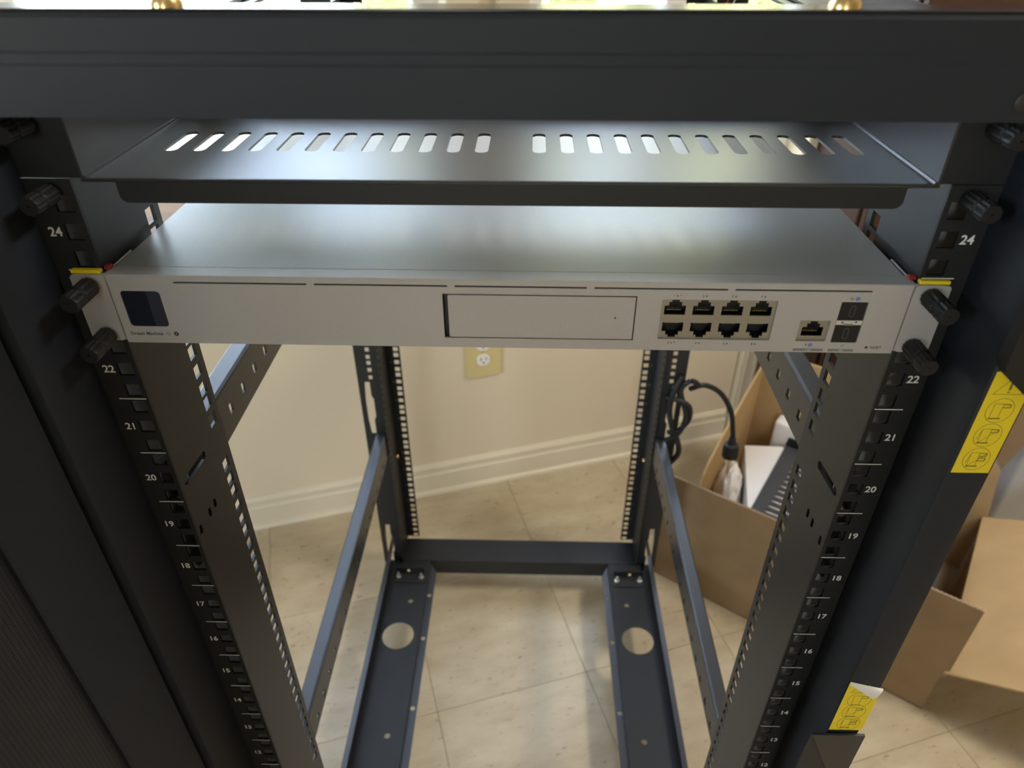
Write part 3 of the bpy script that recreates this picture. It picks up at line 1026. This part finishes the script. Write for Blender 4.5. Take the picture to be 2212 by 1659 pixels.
# printing on the front
YI = YF - .06
def dtext(s, size, x, d, m, bold=0, align='CENTER'):
    q = D(x, YI, d)
    me = text_mesh(s, size, bold, 0, align)
    me.transform(ROT_FRONT)
    me.transform(Matrix.Translation(q))
    return link('lettering', me, dev, m)
dtext('Dream Machine', 2.15, -217.8, 37.4, M['ink'], .03, 'LEFT')
dtext('SE', 2.1, -196.9, 37.4, M['gray_ink'], 0, 'LEFT')
def printed(name, outer, m, holes=()):
    return plate(name, outer, list(holes), YI, YI + .05, lambda u, v, w: D(u, w, v), m, dev)
def bolt_mark(x, d, s, m, lay=YI):
    pts = [(.15, -1), (-.6, .15), (-.05, .15), (-.2, 1), (.6, -.2), (.05, -.2)]
    return plate('power_mark', [(x + a * s, d + b * s) for a, b in pts], [], lay, lay + .05, lambda u, v, w: D(u, w, v), m, dev)
printed('power_badge', circ(-191.0, 37.3, 1.45, 20), M['ink'])
bolt_mark(-191.0, 37.3, .85, M['silver'], YI - .05)
for i in range(8):
    x = 86.7 + 15.9 * (i // 2 + .5)
    d = 8.3 if i % 2 == 0 else 38.5
    dtext(str(i + 1), 1.5, x - 1.6, d, M['ink'])
    bolt_mark(x + .2, d, .95, M['ink'])
    if i < 2:
        dtext('+', 1.4, x + 2.0, d - .4, M['ink'])
dtext('9', 1.6, 171.4, 38.6, M['ink'])
dtext('10', 1.6, 189.6, 8.9, M['ink'])
dtext('11', 1.6, 192.2, 38.7, M['ink'])
def globe(x, d, r=1.25):
    printed('globe_mark', circ(x, d, r, 20), M['blue_ink'])
    for q in (-.5, 0, .5):
        plate('globe_line', rect(x - r * .8, x + r * .8, d + q * r - .07, d + q * r + .07), [], YI - .03, YI, lambda u, v, w: D(u, w, v), M['silver'], dev)
    plate('globe_line', rect(x - .07, x + .07, d - r * .9, d + r * .9), [], YI - .03, YI, lambda u, v, w: D(u, w, v), M['silver'], dev)
globe(173.9, 38.6)
globe(193.0, 8.8)
printed('speed_bar', rect(164.8, 181.8, 41.0, 42.7), M['gray_ink'])
printed('speed_bar', rect(184.7, 199.2, 41.0, 42.7), M['gray_ink'])
YI = YF - .14
dtext('2.5G', 1.15, 173.3, 41.85, M['latch'])
dtext('10G', 1.15, 191.9, 41.85, M['latch'])
YI = YF - .06
dtext('RESET', 1.75, 208.0, 39.8, M['ink'], 0, 'LEFT')
box('reset_recess', 205, 207.2, YF + 1.2, YF + 1.8, 38.6, 40.8, M['dark'], dev, 0, D)
# ears, screws, yellow shims
for sg in (-1, 1):
    X = lambda x: sg * x
    def DE(u, v, w):
        return D(X(u), w, v)
    ear = plate('mounting_ear', rect(222.5, 242, .8, 43.0, 2.5, 4), [], -4.2, -1.2, DE, M['silver'], dev)
    bm = bmesh.new()
    add_box(bm, min(X(222.3), X(223.8)), max(X(222.3), X(223.8)), -3.8, 30, .8, 43, .5, D)
    from_bm('ear_return', bm, M['silver'], ear)
    for d in (7.2, 39.0):
        q = D(X(231.6), 0, d)
        thumb_screw(X(231.6), -3.6, q.z * 1000 - FLOOR, dev, 24, 5.6)
    box('yellow_shim', min(X(224.5), X(241)), max(X(224.5), X(241)), -3.4, 0, -1.5, .6, M['yellow'], dev, .3, D)
    box('red_washer', min(X(220.5), X(224.5)), max(X(220.5), X(224.5)), 1, 5, -2.0, .2, M['red'], dev, .5, D)

# ------------------------------------------------------------------ wall outlet
out = thing('wall_outlet', 'ivory duplex wall outlet with white sockets on the beige wall under the gateway', 'outlet', W(230, WALL_T, 300))
plate('cover_plate', rect(189, 274, 236, 372, 4, 4), [circ(231.5, 304, 2.0, 10)], WALL_T - 6, WALL_T, lambda u, v, w: WP(u, w, v), M['ivory'], out)
for z in (283, 325):
    f = plate('socket', [(231.5 + max(-15.5, min(15.5, 17.5 * math.cos(2 * math.pi * k / 28))), z + 15.5 * math.sin(2 * math.pi * k / 28)) for k in range(28)], [], WALL_T - 8.5, WALL_T - 5.5, lambda u, v, w: WP(u, w, v), M['white_plastic'], out)
    for dx, hh in ((-6.2, 4.0), (6.2, 3.2)):
        box('socket_slot', 231.5 + dx - 1.1, 231.5 + dx + 1.1, WALL_T - 8.7, WALL_T - 8.3, z + 3 - hh, z + 3 + hh, M['dark'], f, 0, WP)
    plate('ground_hole', circ(231.5, z - 7.5, 2.5, 12), [], WALL_T - 8.7, WALL_T - 8.3, lambda u, v, w: WP(u, w, v), M['dark'], f)

# ------------------------------------------------------------------ power cord hanging on the rear right post
cord = thing('power_cord', 'black power cord with a three-prong plug hanging from the rear right post', 'cord', (300, 700, 464))
pts = smooth_path([(272, 683, 350), (290, 672, 376), (297, 668, 420), (283, 676, 468), (296, 672, 492), (312, 678, 480), (304, 690, 464), (330, 698, 466), (362, 702, 446), (388, 704, 404), (399, 704, 360), (402, 704, 342)])
tube('cord', pts, 4.8, M['rubber'], cord, 12)
tube('cord_loop', smooth_path([(283, 682, 496), (272, 676, 470), (268, 676, 430), (276, 676, 392), (290, 674, 360), (296, 672, 330), (284, 676, 302), (272, 684, 290)]), 5.2, M['rubber'], cord, 10)
tube('cord_loop', smooth_path([(262, 684, 448), (280, 670, 452), (300, 668, 440), (305, 672, 410), (292, 674, 384), (272, 680, 372)]), 4.6, M['rubber'], cord, 10)
pl = tube('plug', [(402, 704, 342), (402, 704, 328), (402.5, 704, 326), (403, 704, 316), (404, 704, 298), (404.5, 704, 296)], [6.5, 7.5, 13, 15.5, 15.5, 12], M['rubber'], cord, 14)
for dx, dy in ((-5, 0), (5, 0), (0, 6)):
    box('prong', 404 + dx - .8, 404 + dx + .8, 704 + dy - 2.6, 704 + dy + 2.6, 278, 297, M['zinc'], pl)

# ------------------------------------------------------------------ opened carton beside the rack
EFX, EFY = .82139, -.57036
def C(e, d, z):                     # carton millimetres: e along its front, d into it
    return P(303 + e * EFX - d * EFY, 762 + e * EFY + d * EFX, z)
carton = thing('cardboard_carton', 'large open brown cardboard carton with raised flaps behind the right side of the rack', 'box', (500, 780, -100))
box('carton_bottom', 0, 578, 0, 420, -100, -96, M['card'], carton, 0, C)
# front wall: two liners with a wavy medium between them
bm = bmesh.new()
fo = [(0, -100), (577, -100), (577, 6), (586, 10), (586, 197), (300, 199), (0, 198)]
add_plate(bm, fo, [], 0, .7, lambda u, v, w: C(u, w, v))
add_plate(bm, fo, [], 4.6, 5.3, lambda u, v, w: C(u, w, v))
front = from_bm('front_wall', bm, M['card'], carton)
bm = bmesh.new()
N = 420
prev = None
for i in range(N + 1):
    u = 586 * i / N
    w = 2.65 + 1.45 * math.sin(2 * math.pi * u / 7.4)
    q = [bm.verts.new(C(u, w + dw, z)) for dw, z in ((-.55, 180), (.55, 180), (.55, 198.4), (-.55, 198.4))]
    if prev:
        for k in range(1, 4):
            bm.faces.new((prev[k], prev[(k + 1) % 4], q[(k + 1) % 4], q[k]))
    prev = q
from_bm('corrugation', bm, M['flute'], front, True)
plate('left_wall', [(3, -100), (420, -100), (420, 272), (392, 259), (295, 222), (200, 182), (141, 148), (120, 128), (100, 92), (62, 51), (3, 25)], [], 38, 43, lambda u, v, w: C(w, u, v), M['card_lit'], carton)
bw = plate('back_wall', [(40, -100), (578, -100), (578, 64), (560, 190), (470, 302), (330, 303), (110, 300), (40, 288)], [], 420, 425, lambda u, v, w: C(u, w, v), M['card_lit'], carton)
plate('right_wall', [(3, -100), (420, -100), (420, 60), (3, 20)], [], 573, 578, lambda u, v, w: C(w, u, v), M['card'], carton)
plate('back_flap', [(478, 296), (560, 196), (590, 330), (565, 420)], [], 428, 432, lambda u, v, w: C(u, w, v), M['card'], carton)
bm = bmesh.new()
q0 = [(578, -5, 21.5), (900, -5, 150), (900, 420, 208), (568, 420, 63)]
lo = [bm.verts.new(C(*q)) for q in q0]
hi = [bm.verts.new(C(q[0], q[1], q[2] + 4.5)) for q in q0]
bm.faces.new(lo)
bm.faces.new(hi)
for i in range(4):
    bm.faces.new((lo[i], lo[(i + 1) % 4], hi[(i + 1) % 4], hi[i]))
from_bm('right_flap', bm, M['card_lit'], carton)
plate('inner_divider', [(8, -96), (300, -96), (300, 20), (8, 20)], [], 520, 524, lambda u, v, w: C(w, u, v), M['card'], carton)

# packing inside the carton
foam1 = thing('foam_block', 'large flat white foam block lying in the carton under the slotted panel', 'foam', (470, 830, -60))
bm = bmesh.new()
add_plate(bm, [(150, 118), (66, 318), (140, 366), (300, 300), (300, 118)], [], -96, 92, lambda u, v, w: C(u, v, w))
bmesh.ops.bevel(bm, geom=[e for e in bm.edges if e.calc_face_angle(0) > .8], offset=.006, segments=3, affect='EDGES')
from_bm('foam_body', bm, M['foam'], foam1, True)
foam2 = thing('foam_block', 'upright white foam block standing behind the flat one at the back of the carton', 'foam', (560, 900, -96))
bm = bmesh.new()
add_box(bm, 108, 330, 374, 412, -96, 150, 6, C, 3)
from_bm('foam_body', bm, M['foam'], foam2, True)
bag = thing('foam_wrap', 'crumpled lump of white foam wrap at the left inside the carton', 'packing', (430, 870, -90))
bm = bmesh.new()
bmesh.ops.create_icosphere(bm, subdivisions=4, radius=1)
for v in bm.verts:
    n = noise.fractal(v.co * 1.7 + Vector((4, 1, 2)), 1, 2, 3)
    n2 = abs(noise.noise(v.co * 4 + Vector((9, 2, 0))))
    q = v.co * (1 + .12 * n - .10 * n2)
    v.co = C(76 + q.x * 34 - q.y * 20, 214 + q.y * 66, 18 + q.z * 88)
from_bm('wrap_body', bm, M['foam'], bag, True)
pan = thing('slotted_panel', 'dark grey steel panel with a row of slots lying on the foam in the carton', 'panel', (560, 780, 95))
sl = []
for k in range(12):
    d = 128 + 19.5 * k
    sl.append(rect(184, 236, d - 4.8, d + 4.8, 4.7, 4))
    sl.append(rect(262, 314, d - 4.8, d + 4.8, 4.7, 4))
plate('panel_sheet', [(160, 60), (520, 60), (520, 371), (147, 371)], sl, 96.5, 97.3, lambda u, v, w: C(u, v, w + .02 * (u - 150)), M['grayplate'], pan)
plate('panel_lip', [(145, 97), (520, 104), (520, 128), (148, 121)], [], 369, 371, lambda u, v, w: C(u, w, v), M['black'], pan)

# ------------------------------------------------------------------ dark furniture and bin on the right
ward = thing('wardrobe', 'tall dark brown wooden wardrobe against the back wall behind the carton', 'wardrobe', W(1400, 930, -100))
box('carcass', 1013, 1900, 845, WALL_T - 2, -100, 1850, M['darkwood'], ward, 3, WP)
for a, b in ((1018, 1454), (1460, 1896)):
    d = box('cupboard_door', a, b, 826, 844, -20, 1840, M['darkwood'], ward, 3, WP)
    box('handle', (b - 40 if a < 1100 else a + 28), (b - 28 if a < 1100 else a + 40), 806, 826, 780, 920, M['zinc'], d, 3, WP)
chest = thing('low_chest', 'low dark brown wooden chest on the floor right of the carton', 'chest', W(1700, 720, -100))
box('carcass', 1395, 2100, 632, 820, -60, 380, M['darkwood'], chest, 3, WP)
for k in range(2):
    d = box('drawer', 1402 + 350 * k, 1746 + 350 * k, 616, 631, -40, 370, M['darkwood'], chest, 3, WP)
    box('handle', 1540 + 350 * k, 1610 + 350 * k, 604, 616, 200, 212, M['zinc'], d, 2, WP)
for s in (1405, 2060):
    for t in (645, 790):
        box('foot', s, s + 30, t - 8, t + 20, -100, -60, M['darkwood'], chest, 2, WP)
binx = thing('storage_bin', 'pale grey plastic storage bin on the floor at the right edge', 'bin', W(1470, 540, -100))
def B(x, y, z):
    return WP(1321 + x, 494 + y, z)
bm = bmesh.new()
add_box(bm, 0, 300, 0, 100, -100, 190, 8, B, 3)
from_bm('bin_body', bm, M['bin'], binx, True)
bm = bmesh.new()
add_box(bm, -6, 306, -6, 106, 190, 204, 4, B, 2)
from_bm('bin_lid', bm, M['bin'], binx, True)
